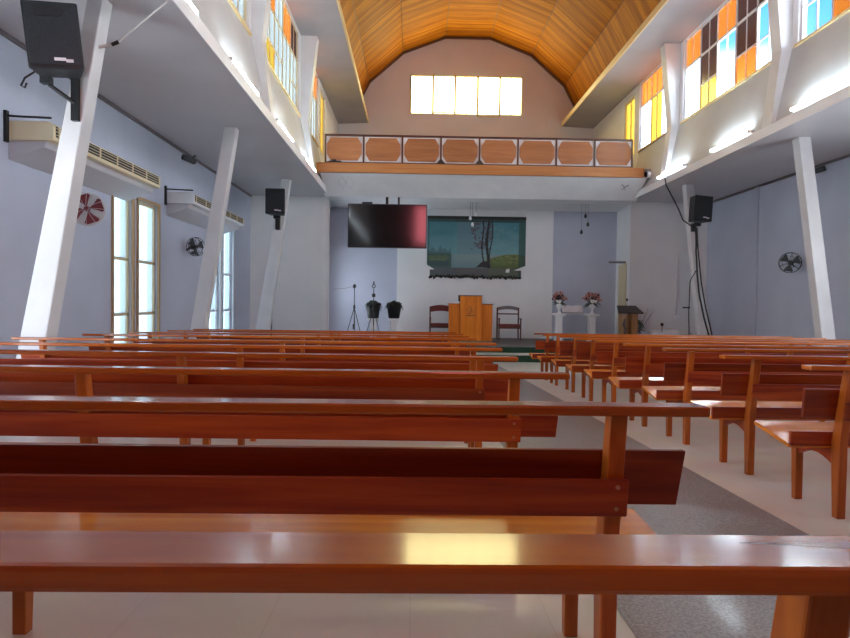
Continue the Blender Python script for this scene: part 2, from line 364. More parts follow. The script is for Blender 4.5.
# leaning columns
def column(x0, x1, y, w0, w1, label):
    b = fz(y)-.01
    o = MB().hexa([(x0-w0/2,y-.11,b),(x0+w0/2,y-.11,b),(x0+w0/2,y+.11,b),(x0-w0/2,y+.11,b)],
        [(x1-w1/2,y-.11,CEIL),(x1+w1/2,y-.11,CEIL),(x1+w1/2,y+.11,CEIL),(x1-w1/2,y+.11,CEIL)]).build('column', M['cream_col'], bevel=.012)
    tag(o, label, 'column', 'leaning white columns along the aisles')
column(-4.21,-3.40,7.0,.31,.16,'white leaning column nearest the camera on the left, under the big loudspeaker')
column(-4.15,-3.43,12.05,.27,.22,'middle white leaning column on the left, between the two long canopies')
column(-4.09,-3.40,17.0,.36,.24,'far white leaning column on the left, behind the small square loudspeaker')
column(7.935,7.245,12.0,.27,.23,'white leaning column on the right beside the black wall fan')
column(7.78,7.166,16.8,.32,.224,'far white leaning column on the right with black cables running down it')

# ------------------------------------------------------------------ windows
def bar(mb, x, y0, y1, z0, z1, d=.05): mb.box((x-d/2,y0,z0),(x+d/2,y1,z1))
def clerestory(n, xw, ya, yb, mods, side):
    # mods listed from the far end to the near end; each module two panes wide
    x = xw + (.08 if side=='right' else -.08)
    root = MB(); fr = .035
    bar(root,x,ya,yb,WZ0,WZ0+.05,.07); bar(root,x,ya,yb,WZ1-.05,WZ1,.07); bar(root,x,ya,ya+.05,WZ0,WZ1,.07); bar(root,x,yb-.05,yb,WZ0,WZ1,.07)
    W = (yb-ya)/len(mods); ZT = 7.22; ZM = 6.50
    bar(root,x,ya,yb,ZT-.025,ZT+.025)
    for i,mo in enumerate(mods):
        e1 = yb-i*W; e0 = e1-W; c = (e0+e1)/2
        bar(root,x,e0-.022,e0+.022,WZ0,WZ1)
        bar(root,x,c-.012,c+.012,WZ0,WZ1,.035)
        if mo[1]=='split': bar(root,x,e0,e1,ZM-.02,ZM+.02,.04)
        if mo[1]=='half': bar(root,x,c,e1,ZM-.015,ZM+.015,.035)
    f = struct(root.build('window_%d'%n, M['frame_white'] if side=='right' else M['frame_cream']))
    for i,mo in enumerate(mods):
        e1 = yb-i*W; e0 = e1-W
        cells = [(ZT,WZ1,mo[0])]
        if mo[1]=='split': cells += [(ZM,ZT,mo[2]),(WZ0,ZM,mo[3])]
        else: cells += [(WZ0,ZT,mo[2])]
        for z0,z1,g in cells:
            MB().box((x-.003,e0+.01,z0+.01),(x+.003,e1-.01,z1-.01)).build('pane', M[g], f)
C_,A_,B_,Y_,F_,P_ = 'g_clear','g_amber','g_brown','g_yellow','g_frost','g_pale'
clerestory(1, CR, *bays[1], [(A_,'half',C_),(B_,'split',B_,Y_),(A_,'full',C_),(B_,'split',B_,A_),(B_,'half',C_)], 'right')
clerestory(2, CR, *bays[2], [(A_,'half',C_),(A_,'full',Y_),(A_,'full',C_)], 'right')
clerestory(3, CR, *bays[0], [(B_,'half',C_),(A_,'full',A_),(A_,'full',C_),(B_,'split',B_,Y_),(A_,'full',C_)], 'right')
clerestory(4, CL, *bays[1], [(B_,'split',P_,P_),(A_,'full',P_),(P_,'split',P_,P_),(A_,'split',P_,Y_),(P_,'full',P_)], 'left')
clerestory(5, CL, *bays[2], [(A_,'full',P_),(P_,'full',P_),(A_,'full',P_)], 'left')
clerestory(6, CL, *bays[0], [(A_,'split',P_,P_),(A_,'full',P_),(P_,'full',P_),(A_,'split',P_,P_),(A_,'full',P_)], 'left')
n = 22
for xw,sd in ((CR,'right'),(CL,'left')):
    for b_ in added_bays:  # frames and panes of the added bays, out of view
        clerestory(n, xw, *b_, [(A_,'full',C_ if sd=='right' else P_)]*5, sd); n += 1
# sills (pale edge)
for xw,sgn in ((CL,1),(CR,-1)):
    for k,(a,b) in enumerate(bays):
        struct(MB().box((min(xw,xw+sgn*.05),a-.05,WZ0-.04),(max(xw,xw+sgn*.05),b+.05,WZ0)).build('trim_7', M['lip']))
# gallery side doors: sunlit yellow curtain-glass
for n,x in ((1,CR+.08),(2,CL-.08)):
    d = struct(MB().box((x-.03,20.3,5.0),(x+.03,20.36,7.75)).box((x-.03,21.29,5.0),(x+.03,21.35,7.75)).box((x-.03,20.3,7.69),(x+.03,21.35,7.75)).box((x-.03,20.8,5.0),(x+.03,20.84,7.7)).build('door_%d'%n, M['frame_cream']))
    MB().box((x-.004,20.34,5.0),(x+.004,21.31,7.7)).build('door_glass', M['g_yellow'], d)
# gable window: five sashes, some standing open at slightly different heights
f = struct(MB().box((gw[0],25.02,gw[2]),(gw[0]+.04,25.1,gw[3])).box((gw[1]-.04,25.02,gw[2]),(gw[1],25.1,gw[3])).box((gw[0],25.02,gw[2]),(gw[1],25.1,gw[2]+.04)).box((gw[0],25.02,gw[3]-.04),(gw[1],25.1,gw[3])).build('window_7', M['frame_cream']))
ws = (gw[1]-gw[0])/5
for i in range(5):
    a = gw[0]+i*ws
    MB().box((a+.03,25.07,gw[2]+.03),(a+ws-.03,25.08,gw[3]-.03)).build('pane', M['gablewin'], f)
    MB().box((a-.035,25.0,gw[2]),(a+.035,25.09,gw[3])).box((a+ws*.5-.014,25.02,gw[2]),(a+ws*.5+.014,25.06,gw[3])).build('mullion', M['frame_cream'], f)
# open sashes hanging just inside the gable
for i,(dz) in ((1,.06),(3,-.07)):
    a = gw[0]+i*ws
    MB().box((a,24.95,gw[2]+dz-.02),(a+.045,24.99,gw[3]+dz)).box((a+ws-.045,24.95,gw[2]+dz-.02),(a+ws,24.99,gw[3]+dz)).box((a,24.95,gw[2]+dz-.02),(a+ws,24.99,gw[2]+dz+.02)).build('sash', M['frame_cream'], f)
# tall windows of the left aisle wall
for n,(a,b,z0,z1) in enumerate(lowwins):
    x = XL-.08; mb = MB()
    for q0,q1,w0,w1 in ((a,a+.06,z0,z1),(b-.06,b,z0,z1),(a,b,z0,z0+.06),(a,b,z1-.06,z1),(a,b,.78,.83),(a,b,1.74,1.79)):
        mb.box((x-.03,q0,w0),(x+.03,q1,w1))
    f = struct(mb.build('window_%d'%(8+n), M['frame_white'] if n>1 else M['frame_cream']))
    MB().box((x-.003,a+.05,z0+.05),(x+.003,b-.05,z1-.05)).build('pane', M['g_frost'], f)
    MB().box((XL-.005,b-.005,z0),(XL+.035,b+.06,z1+.04)).box((XL-.005,a-.05,z0),(XL+.03,a+.005,z1+.04)).box((XL-.005,a-.05,z1),(XL+.03,b+.05,z1+.05)).build('window_casing', M['frame_tan'] if n<2 else M['frame_white'], f)
for n,(x,(a,b,z0,z1)) in enumerate([(XL-.08,q) for q in added_wins_left]+[(XR+.08,q) for q in added_wins_right]):  # frames for the added daylight windows
    mb = MB()
    for q0,q1,w0,w1 in ((a,a+.06,z0,z1),(b-.06,b,z0,z1),(a,b,z0,z0+.06),(a,b,z1-.06,z1),(a,b,.78,.83),(a,b,1.74,1.79),((a+b)/2-.03,(a+b)/2+.03,z0,z1)): mb.box((x-.03,q0,w0),(x+.03,q1,w1))
    struct(mb.build('window_%d'%(13+n), M['frame_white']))
# door & small trims at the ends
d = struct(MB().box((-4.30,19.57,-.45),(-2.80,19.6,3.95)).build('door_3', M['endwall']))
MB().box((-4.36,19.56,-.45),(-4.32,19.6,2.9)).build('door_edge', M['chairgrey'], d)
MB().box((-2.80,19.55,-.45),(-2.68,19.6,4.0)).build('door_jamb', M['white'], d)
MB().box((-4.6,19.54,.92),(-4.42,19.6,.97)).build('door_handle', M['blackmetal'], d)
d = struct(MB().hexa([(6.60,19.9,-.06),(6.66,19.9,-.06),(6.78,21.0,-.06),(6.72,21.0,-.06)],[(6.60,19.9,2.4),(6.66,19.9,2.4),(6.78,21.0,2.4),(6.72,21.0,2.4)]).build('door_4', M['frame_cream']))
MB().box((6.1,19.98,2.40),(6.62,20.05,2.46)).build('door_closer', M['chairgrey'], d)
struct(MB().box((XR-.04,16.65,-.5),(XR,16.85,CEIL)).build('trim_8', M['bluewall']))
struct(MB().box((XL,7,CEIL-.05),(XL+.04,19.6,CEIL)).box((XR-.04,7,CEIL-.05),(XR,19.6,CEIL)).build('trim_9', M['chairgrey']))

# ------------------------------------------------------------------ gallery front
struct(MB().prism([(18.17,4.72),(19.05,4.20),(19.75,4.20),(19.75,4.9),(18.17,4.9)],'x',-2.69,6.59).box((-3.0,18.17,4.73),(6.89,19.75,4.89)).build('wall_gallery_front', M['white']))
o = tag(MB().box((-2.78,18.04,4.70),(6.44,18.16,4.97)).build('fascia_board', M['balwood'], bevel=.01), 'long orange brown wooden beam along the edge of the gallery', 'beam')
t = thing('gallery_railing','gallery railing of eight clipped-corner wooden panels under a thin dark handrail','railing',(-2.56,18.14,4.97))
MB().box((0,-.03,.76),(8.70,.03,.81)).build('handrail', M['chairwood'], t)
MB().box((0,-.02,.02),(8.70,.02,.045)).build('bottom_rail', M['chairwood'], t)
pw = 8.70/8
for i in range(9):
    x = min(max(i*pw,.02),8.68); MB().box((x-.022,-.024,0),(x+.022,.024,.78)).build('baluster_post', M['chairwood'], t)
for i in range(8):
    x0,x1 = i*pw+.035,(i+1)*pw-.035; c = .13
    MB().box((x0,.004,.05),(x1,.014,.75)).build('backing_board', M['gable'], t)
    MB().prism([(x0+c,.08),(x1-c,.08),(x1-.02,.08+c*1.4),(x1-.02,.72-c*1.4),(x1-c,.72),(x0+c,.72),(x0+.02,.72-c*1.4),(x0+.02,.08+c*1.4)],'y',-.02,.003).build('octagon_panel', M['balpanel'], t)
for x,l in ((3*pw,'left'),(4*pw,'right')):  # little unlit brackets at the post feet
    o = tag(MB().prism([(-.14,0),(.14,0),(.09,.06),(.03,.13),(-.03,.13),(-.09,.06)],'y',-.03,.03).build('beam_bracket', M['lectern_top'], loc=(-2.56+x,18.075,4.97)), 'small brown wedge shaped bracket on the gallery beam, %s one of two'%l, 'lamp', 'small brackets on the gallery beam')
o = tag(MB().box((-.18,-.03,0),(.16,.03,.05)).box((-.1,-.03,.05),(.02,.03,.09)).build('cable_bundle', M['black'], loc=(-2.25,18.08,4.97)), 'small dark bundle lying at the left end of the gallery beam', 'cable bundle')
# faint raised diamond ornaments on the white band
for x in (-2.0,6.05):
    mb = MB(); zt=4.70
    def bp(u,v): return (x+u, 18.17+(4.72-v)/.52*.88-.014, v)
    w = .22; pts=[bp(-w,4.44),bp(-w/3,4.62),bp(w/3,4.44),bp(w,4.62)]
    if x<0: mb.tube([bp(-w,4.5),bp(-w/2,4.64),bp(0,4.5),bp(w/2,4.36),bp(w,4.5),bp(w/2,4.64),bp(0,4.5),bp(-w/2,4.36),bp(-w,4.5)], .006, 5)
    else: mb.tube([bp(-.1,4.56),bp(.0,4.5),bp(.1,4.55)], .012, 5).tube([bp(-.04,4.44),bp(.0,4.5),bp(.06,4.44)], .01, 5)
    tag(mb.build('wall_ornament', M['aisleceil' if x<0 else 'chairgrey'], loc=None), 'thin grey zigzag line ornament on the white gallery band, left end' if x<0 else 'small grey hook on the white gallery band, right end', 'ornament')

# ------------------------------------------------------------------ fluorescent fixtures
def tube_light(x, y, z, L, sgn, label):
    r = thing('fluorescent_light', label, 'light', (x,y,z), (0,0,0), 'fluorescent tubes along the aisle edges')
    MB().box((-.02 if sgn>0 else -.03,-L/2-.06,-.035),(.03 if sgn>0 else .02,L/2+.06,.035)).build('batten', M['fixture'], r, bevel=.006)
    xx = -sgn*.06
    MB().tube([(xx,-L/2,0),(xx,L/2,0)], .022, 12).build('tube', M['tube'], r, smooth=True)
    for e in (-L/2-.02, L/2+.02): MB().box((min(0,xx)-.02,e-.02,-.028),(max(0,xx)+.02,e+.02,.028)).build('end_cap', M['fixture'], r)
ltxt = ['nearest the camera','second from the camera','third from the camera','farthest, by the gallery']
for i,y in enumerate((7.0,9.98,13.02,16.15)): tube_light(-2.695,y,4.49,1.5,-1,'glowing white fluorescent tube on the left aisle edge, '+ltxt[i])
rt = ['nearest, cut by the right picture edge','middle one of three','farthest, by the gallery']
tube_light(-2.695,3.95,4.49,1.5,-1,'added unseen fluorescent tube on the left aisle edge, above the near pews')  # extra tube out of view, added to light the near pews
for y,w in ((7.3,'beyond the right picture edge'),(4.2,'above the near right pews')): tube_light(6.595,y,4.53,1.55,1,'added unseen fluorescent tube on the right aisle edge, '+w)  # two more tubes added out of view for light
for i,y in enumerate((10.35,13.38,16.45)): tube_light(6.595,y,4.53,1.55,1,'glowing white fluorescent tube on the right aisle edge, '+rt[i])

# ------------------------------------------------------------------ pews
ORD = ['nearest','second','third','fourth','fifth','sixth','seventh','eighth','ninth','tenth']
def yc(z): # centre line of the rear post
    return 0 if z<.42 else -(z-.42)*.2
def make_pew(kind, L, posts, over, screws):
    """origin on the floor at the left rail end; x runs along the pew; the sitter faces +y"""
    r = thing('pew','x','pew')
    rail_end, board_end = 0., .07
    MB().box((0,-.145,.824),(L,-.050,.85)).build('top_rail', M['pew_rail'], r, bevel=.006)
    f,g = yc(.72)+.03, yc(.56)+.035; e = .025 if kind=='left' else .05
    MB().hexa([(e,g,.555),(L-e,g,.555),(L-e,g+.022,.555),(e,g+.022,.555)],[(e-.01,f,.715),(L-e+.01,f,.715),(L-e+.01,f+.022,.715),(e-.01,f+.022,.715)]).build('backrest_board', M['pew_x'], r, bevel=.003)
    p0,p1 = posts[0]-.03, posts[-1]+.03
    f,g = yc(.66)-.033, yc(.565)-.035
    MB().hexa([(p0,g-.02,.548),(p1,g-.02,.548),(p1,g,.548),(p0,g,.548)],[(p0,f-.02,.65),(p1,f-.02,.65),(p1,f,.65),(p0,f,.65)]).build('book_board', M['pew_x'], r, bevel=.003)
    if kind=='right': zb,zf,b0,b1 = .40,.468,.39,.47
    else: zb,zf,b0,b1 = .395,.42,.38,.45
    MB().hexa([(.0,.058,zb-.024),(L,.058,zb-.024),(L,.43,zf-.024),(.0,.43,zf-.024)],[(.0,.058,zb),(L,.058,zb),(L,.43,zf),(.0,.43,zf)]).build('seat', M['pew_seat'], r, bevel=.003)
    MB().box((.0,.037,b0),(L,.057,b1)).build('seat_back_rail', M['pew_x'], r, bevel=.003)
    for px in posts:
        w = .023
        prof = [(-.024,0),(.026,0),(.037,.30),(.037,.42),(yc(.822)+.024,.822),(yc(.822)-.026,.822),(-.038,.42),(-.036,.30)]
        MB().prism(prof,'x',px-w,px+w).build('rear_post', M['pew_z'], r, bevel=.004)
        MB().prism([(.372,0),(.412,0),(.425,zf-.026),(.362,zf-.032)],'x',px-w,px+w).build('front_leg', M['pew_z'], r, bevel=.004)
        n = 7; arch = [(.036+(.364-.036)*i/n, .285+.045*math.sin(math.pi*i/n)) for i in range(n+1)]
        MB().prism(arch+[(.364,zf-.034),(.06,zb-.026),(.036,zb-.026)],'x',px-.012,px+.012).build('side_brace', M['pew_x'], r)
    for z in ((.57,.63) if screws else ()):
        MB().tube([(posts[-1],yc(z)-.0545,z),(posts[-1],yc(z)-.059,z)], .006, 10).build('screw', M['screw'], r)
    return r
def place(r, x, y, rz, label, group):
    r.location = (x,y,fz(y)+.002); r.rotation_euler = (SL,0,R(rz)); r['label'] = label; r['group'] = group
LP = 4.63
left0 = make_pew('left', LP, [.26,2.56,4.405], 0, True)
rights = make_pew('right', 4.66, [.25,2.33,4.42], 0, False)
# rear edge of the top rail (nearest to the camera), x shift, turn
rows = [(.550,-.152,.1),(1.63,-.01,0),(2.72,-.12,-.7),(3.98,-.14,-1.6),(5.0,-.08,.1),(6.15,.02,-.2),(7.55,-.03,.3),(8.75,-.02,0),(10.05,.0,-.2),(11.32,-.03,0)]
near = ['its top rail crossing the whole picture bottom',
        'second row, dark boards beside the aisle']
for i,(y,dx,rz) in enumerate(rows):
    o = left0 if i==0 else copy_tree(left0)
    lab = 'red-brown pew of the left block, '+(near[i] if i<2 else ORD[i]+' row from the camera' if i<9 else 'last row before the stage')
    place(o, -3.85+dx, y+.123, rz, lab, 'pews of the left block')
rr = [3.47,4.47,5.56,6.50,7.58,8.52,9.56,10.55,11.50]
for i,y in enumerate(rr):
    o = rights if i==0 else copy_tree(rights)
    lab = 'orange-brown pew of the right block, '+(['nearest row, cut by the right picture edge','second row from the camera'][i] if i<2 else ORD[i]+' row from the camera' if i<8 else 'last row before the stage')
    place(o, 2.14+[-.03,0,.02,-.01,.01,0,.02,-.01,.02][i], y, [-.6,-.9,-.4,-.5,-.3,-.4,-.2,-.3,0][i], lab, 'pews of the right block')

# ------------------------------------------------------------------ speakers
def speaker(loc, rot, s, label, br_pts):
    t = thing('loudspeaker', label, 'speaker', loc, rot, 'wall loudspeakers on the columns')
    w,h,d = .27*s,.35*s,.20*s
    MB().hexa([(-w,-d,-h),(w,-d,-h),(w*.75,d,-h),(-w*.75,d,-h)],[(-w,-d,h),(w,-d,h),(w*.75,d,h),(-w*.75,d,h)]).build('cabinet', M['black'], t, bevel=.02)
    MB().box((-w*.9,-d-.012,-h*.86),(w*.9,-d,h*.93)).build('grille', M['grille'], t, bevel=.005)
    MB().prism([(-w*.55,h*.55),(w*.35,h*.55),(w*.55,h*.72),(w*.1,h*.85),(-w*.6,h*.85)],'y',-d-.02,-d-.012).build('horn_cover', M['black'], t)
    MB().box((-.01,-d-.016,-h*.75),(.10*s,-d-.012,-h*.66)).box((.10*s,-d-.016,-h*.79),(.17*s,-d-.012,-h*.70)).build('white_label', M['paper'], t)
    return t
speaker((-3.66,6.60,3.67),(R(4),R(-6),R(22)),.92,'large black loudspeaker high on the nearest left column',None)
t = thing('speaker_bracket','black steel bracket holding the large loudspeaker to the nearest left column','bracket',(-3.59,6.862,3.12))
MB().box((-.04,-.03,-.18),(.03,.03,.32)).build('wall_plate', M['blackmetal'], t)
MB().tube([(0,-.02,.0),(-.22,-.10,.16),(-.22,-.10,.28)], .022, 8).build('arm', M['blackmetal'], t)
MB().box((-.30,-.14,.17),(-.20,-.06,.24)).build('clamp', M['black'], t)
MB().tube([(-.36,-.1,.30),(-.46,-.12,.22),(-.50,-.12,.14),(-.46,-.12,.12),(-.44,-.12,.17)], .010, 6).build('loose_cable', M['cable'], t)
speaker((-3.55,16.50,3.60),(0,0,0),.92,'small square black loudspeaker on the far left column',None)
t = thing('speaker_bracket','short black bracket under the small loudspeaker of the far left column','bracket',(-3.58,16.81,3.15))
MB().box((-.06,-.05,-.22),(.06,.08,.18)).build('wall_plate', M['blackmetal'], t, bevel=.02)
MB().box((-.10,-.1,.06),(.08,.0,.16)).build('clamp', M['black'], t, bevel=.02)
speaker((7.26,16.28,3.56),(0,R(3),R(8)),.92,'black loudspeaker on the far right column above hanging cables',None)
t = thing('speaker_bracket','black bracket under the loudspeaker of the far right column','bracket',(7.27,16.61,3.18))
MB().box((-.05,-.04,-.15),(.05,.08,.06)).build('wall_plate', M['blackmetal'], t)
MB().box((-.02,-.12,-.02),(.14,-.02,.09)).build('clamp', M['black'], t, bevel=.02)
# cables of the right speaker
def wavy(a, b, n, amp, seed):
    rnd = random.Random(seed); a = Vector(a); b = Vector(b); out = []
    for i in range(n+1):
        t = i/n; p = a.lerp(b,t); k = amp if 0<i<n else 0
        out.append(p+Vector((rnd.uniform(-k,k),0,0)))
    return out
mb = MB(); mb.tube([(6.47,16.6,4.42),(6.47,16.5,4.20),(6.78,16.48,3.62),(6.93,16.49,3.30),(7.18,16.50,3.14)], .016, 6)
tag(mb.build('speaker_cable', M['cable']),'black cable dropping from the aisle edge to the right loudspeaker','cable')
mb = MB(); mb.tube(wavy((7.22,16.42,3.1),(7.30,16.42,1.9),6,.015,1)+[(7.36,16.42,1.4),(7.5,16.42,.8),(7.68,16.42,.2),(7.76,16.42,-.35)], .022, 6)
mb.tube([(7.25,16.40,3.1),(7.30,16.40,2.5),(7.40,16.40,1.7),(7.52,16.40,1.1),(7.72,16.42,.35),(7.80,16.42,-.35)], .018, 6)
tag(mb.build('speaker_cable', M['cable']),'thick pair of black cables curving down the far right column','cable')
mb = MB(); mb.tube(wavy((7.26,16.41,2.0),(7.14,16.45,1.75),3,.02,3)+wavy((7.13,16.45,1.7),(7.12,16.45,-.3),10,.012,4), .014, 6)
tag(mb.build('speaker_cable', M['cable']),'thin black cable hanging straight left of the far right column','cable')
t = tag(MB().tube([(-3.42,6.98,3.76),(-3.24,6.99,3.80)], .018, 8).tube([(-3.24,6.99,3.80),(-2.66,7.0,4.30)], .011, 8).build('conduit', M['whitewire']),'thin white conduit running from the nearest left column up to the aisle edge','pipe')
MB().tube([(-3.27,6.98,3.79),(-3.20,6.985,3.825)], .021, 8).build('black_coupling', M['black'], t)
t = tag(MB().tube([(8.08,19.57,.8),(8.08,19.57,2.66)], .018, 8).build('conduit', M['frame_white']),'vertical white conduit on the right end wall with a small box at its foot','pipe')
MB().box((8.0,19.5,.70),(8.18,19.6,.80)).build('switch_box', M['fixture'], t)
MB().box((8.28,19.55,1.02),(8.50,19.6,1.06)).build('latch', M['blackmetal'], t)

# ------------------------------------------------------------------ long canopies on the left wall
def canopy(y0, y1, z, label):
    t = thing('canopy_box', label, 'canopy', (XL,y0,z), (0,0,0), 'long canopy boxes on the left wall')
    L = y1-y0
    MB().prism([(0,.02),(0,.25),(.50,.25),(.57,.20),(.57,.02)],'y',0,L).build('casing', M['cream'] if y0<10 else M['endwall'], t, bevel=.01)
    MB().prism([(0,.02),(.47,.02),(.44,-.06),(0,-.22)],'y',.04,L-.02).build('underside', M['aisleceil'], t, bevel=.01)  # grey colour puts the underside's shade into the material
    MB().box((.57,.05,.07),(.575,L-.05,.20)).build('vent_slot', M['dark'], t)
    for k in range(3): MB().box((.574,.05,.09+k*.04),(.583,L-.05,.10+k*.04)).build('louvre', M['frame_cream'], t)
    for k in range(7): MB().box((.574,.1+k*(L-.2)/6,.07),(.586,.13+k*(L-.2)/6,.20)).build('divider', M['cream'], t)
    b = thing('wall_bracket', 'black bracket bar above the near end of the '+('nearer' if y0<10 else 'farther')+' long canopy on the left wall', 'bracket', (XL,y0-.03,z+.2), (0,0,0), 'bracket bars above the canopies')
    MB().box((.0,-.03,-.22),(.035,.03,.16)).build('upright', M['blackmetal'], b)
    MB().tube([(0.01,0,.10),(.2,.0,.09),(.56,.0,.08)], .014, 6).build('rod', M['blackmetal'], b)
canopy(7.95,11.25,2.98,'long cream canopy box with dark louvres over the nearer pair of tall windows')
canopy(12.95,16.7,2.98,'long pale canopy box with louvres high on the wall beyond the middle left column')

# ------------------------------------------------------------------ fans
def wall_fan(loc, rz, r, blade, cage, label, nb=4, dense=True, back=None):
    t = thing('wall_fan', label, 'fan', loc, (0,0,rz), 'wall fans')
    MB().lathe([(.05,0),(.06,.03),(.05,.16),(.02,.18)],(0,0,0),16).build('motor_housing', cage if not back else M['frame_white'], t, smooth=True)
    t.children[-1].rotation_euler = (R(-90),0,0)
    mb = MB(); mb.ring((0,-.05,0),r,.007)
    if not back: mb.ring((0,-.10,0),r*.62,.004)
    mb.ring((0,.03,0),r*.98,.006)
    n = 12 if back else 9
    for k in range(n):
        a = 2*math.pi*k/n; c,s = math.cos(a),math.sin(a)
        mb.tube([(c*.03,-.12,s*.03),(c*r*.62,-.10,s*r*.62),(c*r,-.05,s*r),(c*r*.98,.03,s*r*.98),(c*.05,.06,s*.05)], .0025 if dense else .005, 4)
    mb.build('cage', cage, t)
    if back: MB().tube([(0,.065,0),(0,.07,0)], r*.95, 28).build('back_disc', back, t)
    for k in range(nb):
        a = 2*math.pi*k/nb+.35; pr = []
        for q,w in ((.15,.16),(.5,.42),(.85,.52),(.93,.36)):
            pr.append((q,w))
        pts = [(math.cos(a-w)*q*r, math.sin(a-w)*q*r) for q,w in pr]+[(math.cos(a+w)*q*r, math.sin(a+w)*q*r) for q,w in pr[::-1]]
        MB().prism(pts,'y',-.03,-.018).build('blade', blade, t)
    MB().tube([(0,-.06,0),(0,-.01,0)], r*.17, 14).build('hub', blade, t)
    MB().tube([(0,.16,0),(0,.22,-.02),(0,.34,-.06)], .022, 8).build('arm', cage if not back else M['frame_white'], t)
    return t
wall_fan((-4.61,9.13,2.33),R(14),.235,M['maroon_plastic'],M['frame_white'],'round wall fan with dark red blades behind the nearest left column',back=M['frame_white'])
f2 = wall_fan((-4.74,13.95,2.22),R(52),.20,M['blackmetal'],M['black'],'small black wall fan on the left wall under the farther canopy',3,False)
f3 = wall_fan((8.70,14.70,2.12),R(-42),.235,M['blackmetal'],M['black'],'black wall fan with wire cage on the right wall beside the leaning column',3,False)
def cam_box(loc, rz, label):
    t = thing('security_camera', label, 'camera', loc, (R(-15),0,rz), 'small cameras under the aisle ceilings')
    MB().box((-.06,-.16,-.05),(.06,.14,.05)).build('body', M['black'], t, bevel=.015)
    MB().tube([(0,.05,.04),(0,.10,.14)], .02, 8).build('mount', M['black'], t)
cam_box((-4.86,13.9,4.08),R(-50),'small black camera at the top of the left wall before the middle column')
cam_box((8.83,14.0,4.10),R(50),'small black camera at the top of the right wall beside the leaning column')

# ------------------------------------------------------------------ television
t = thing('television','large black flat television hanging from the ceiling left of the mural','television',(-.82,19.05,3.34))
MB().box((-1.17,0,-.65),(1.17,.07,.65)).build('casing', M['black'], t, bevel=.01)
MB().box((-1.145,-.006,-.62),(1.145,0,.625)).build('screen', M['screen'], t)
MB().box((-.06,.03,.65),(.02,.07,.86)).box((.3,.03,.65),(.36,.07,.86)).build('ceiling_mount', M['blackmetal'], t)
MB().box((-.75,-.01,.655),(-.45,.05,.70)).build('webcam', M['black'], t)

# ------------------------------------------------------------------ mural
def sm(a,b,x): x=max(0,min(1,(x-a)/(b-a))); return x*x*(3-2*x)
def mix(a,b,t): return tuple(a[i]*(1-t)+b[i]*t for i in range(3))
from mathutils import noise as mn
def paint(u,v):   # u across 0..1, v up 0..1
    n = mn.noise(Vector((u*6,v*9,0)))*.5; n2 = mn.noise(Vector((u*30,v*30,2)))
    sky = mix((.045,.19,.23),(.15,.33,.37), sm(.9,.3,v)+n*.4)
    if .30<u<.62: sky = mix(sky,(.16,.16,.20),.35)
    c = sky
    hz = .38+.03*n
    if v<hz: c = mix((.13,.24,.27),(.20,.30,.31),sm(.1,.35,v)+n*.3)            # water
    if v<hz+.05 and u<.25: c = mix((.05,.10,.08),c,sm(hz-.02,hz+.05,v))
    if u<.28 and .26+.1*sm(.16,.28,u)<v<.36+.03*n2: c = mix(c,mix((.08,.12,.05),(.13,.17,.06),.5+n2),sm(.28,.16,u))     # left meadow
    if u<.24 and .34<v<.46+.12*mn.noise(Vector((u*26,1,1))): c = mix(c,(.03,.07,.06),.5)
    if u<.22 and v<.27 and v>.18: c = (.04,.07,.06)
    if u>.60:
        if v<.34+.05*math.sin(u*9): c = mix((.06,.10,.03),(.20,.23,.07), sm(.12,.30,v)*(.6+n2*.6))
        elif v<.85: c = mix(c,(.20,.27,.29), max(0,n2)*.8)
    if .44<u<.66 and v>.45 and n2+.9*mn.noise(Vector((u*12,v*12,5)))>.10: c = mix(c,(.09,.055,.075),.75)   # dark blossom tree crown
    for k,(uc,w) in enumerate(((.615,.013),(.57,.007),(.645,.006))):              # trunks
        x = uc+.012*math.sin(v*8+k)-(.03*(v-.4) if k==1 else -.02*(v-.4)*(k==2))
        if abs(u-x)<w and .15<v<.95: c = (.012,.014,.02)
    if .49<u<.61 and .16<v<.17+.10*sm(.49,.58,u): c = (.025,.02,.025)
    if v<.16: c = mix((.07,.075,.08),(.12,.12,.12),.5+n)
    if u>.63 and v<.16: c = mix(c,(.10,.13,.07),.6)
    if .80<u<.84 and .08<v<.13+ (u-.8)*.6: c = (.8,.82,.8)
    if v>.90: c = mix(c,(.01,.03,.025),.85)
    if u>.93: c = mix(c,(.02,.07,.055),.8)
    if u<.02: c = mix(c,(.02,.07,.07),.6)
    if u<.28: c = mix(c,(.05,.17,.20),.15)
    return c
mw,mh = 3.28,2.02; nx,nz = 164,100
mb = MB(); cols = []
for j in range(nz+1):
    for i in range(nx+1):
        mb.v.append((i/nx*mw,0,j/nz*mh)); cols.append(paint(i/nx,j/nz))
for j in range(nz):
    for i in range(nx):
        u,v = (i+.5)/nx,(j+.5)/nz
        if v<.17 and (u<.03+ .0 or u>.955): continue
        if .12<v<.20 and (u<.03*(1-(v-.17)/.03) or u>1-.045*(1-(v-.17)/.03)): continue
        a = j*(nx+1)+i; mb.f.append((a,a+1,a+nx+2,a+nx+1))
mm = mat('mural_paint',(.1,.2,.2),.55); N,L,b = nodes(mm); at_ = N.new('ShaderNodeAttribute'); at_.attribute_name = 'paint'; L.new(at_.outputs['Color'], b.inputs['Base Color'])
me = bpy.data.meshes.new('canvas'); me.from_pydata(mb.v,[],mb.f)
ca = me.color_attributes.new('paint','FLOAT_COLOR','POINT')
for i,c in enumerate(cols): ca.data[i].color = (max(0,c[0]),max(0,c[1]),max(0,c[2]),1)
me.materials.append(mm)
t = thing('mural','teal painted lake and trees landscape on the white wall behind the pulpit','painting',(.41,21.309,1.95))
cv = bpy.data.objects.new('canvas', me); COL.objects.link(cv); cv.parent = t
sol = cv.modifiers.new('thick','SOLIDIFY'); sol.thickness = .02; sol.offset = 1
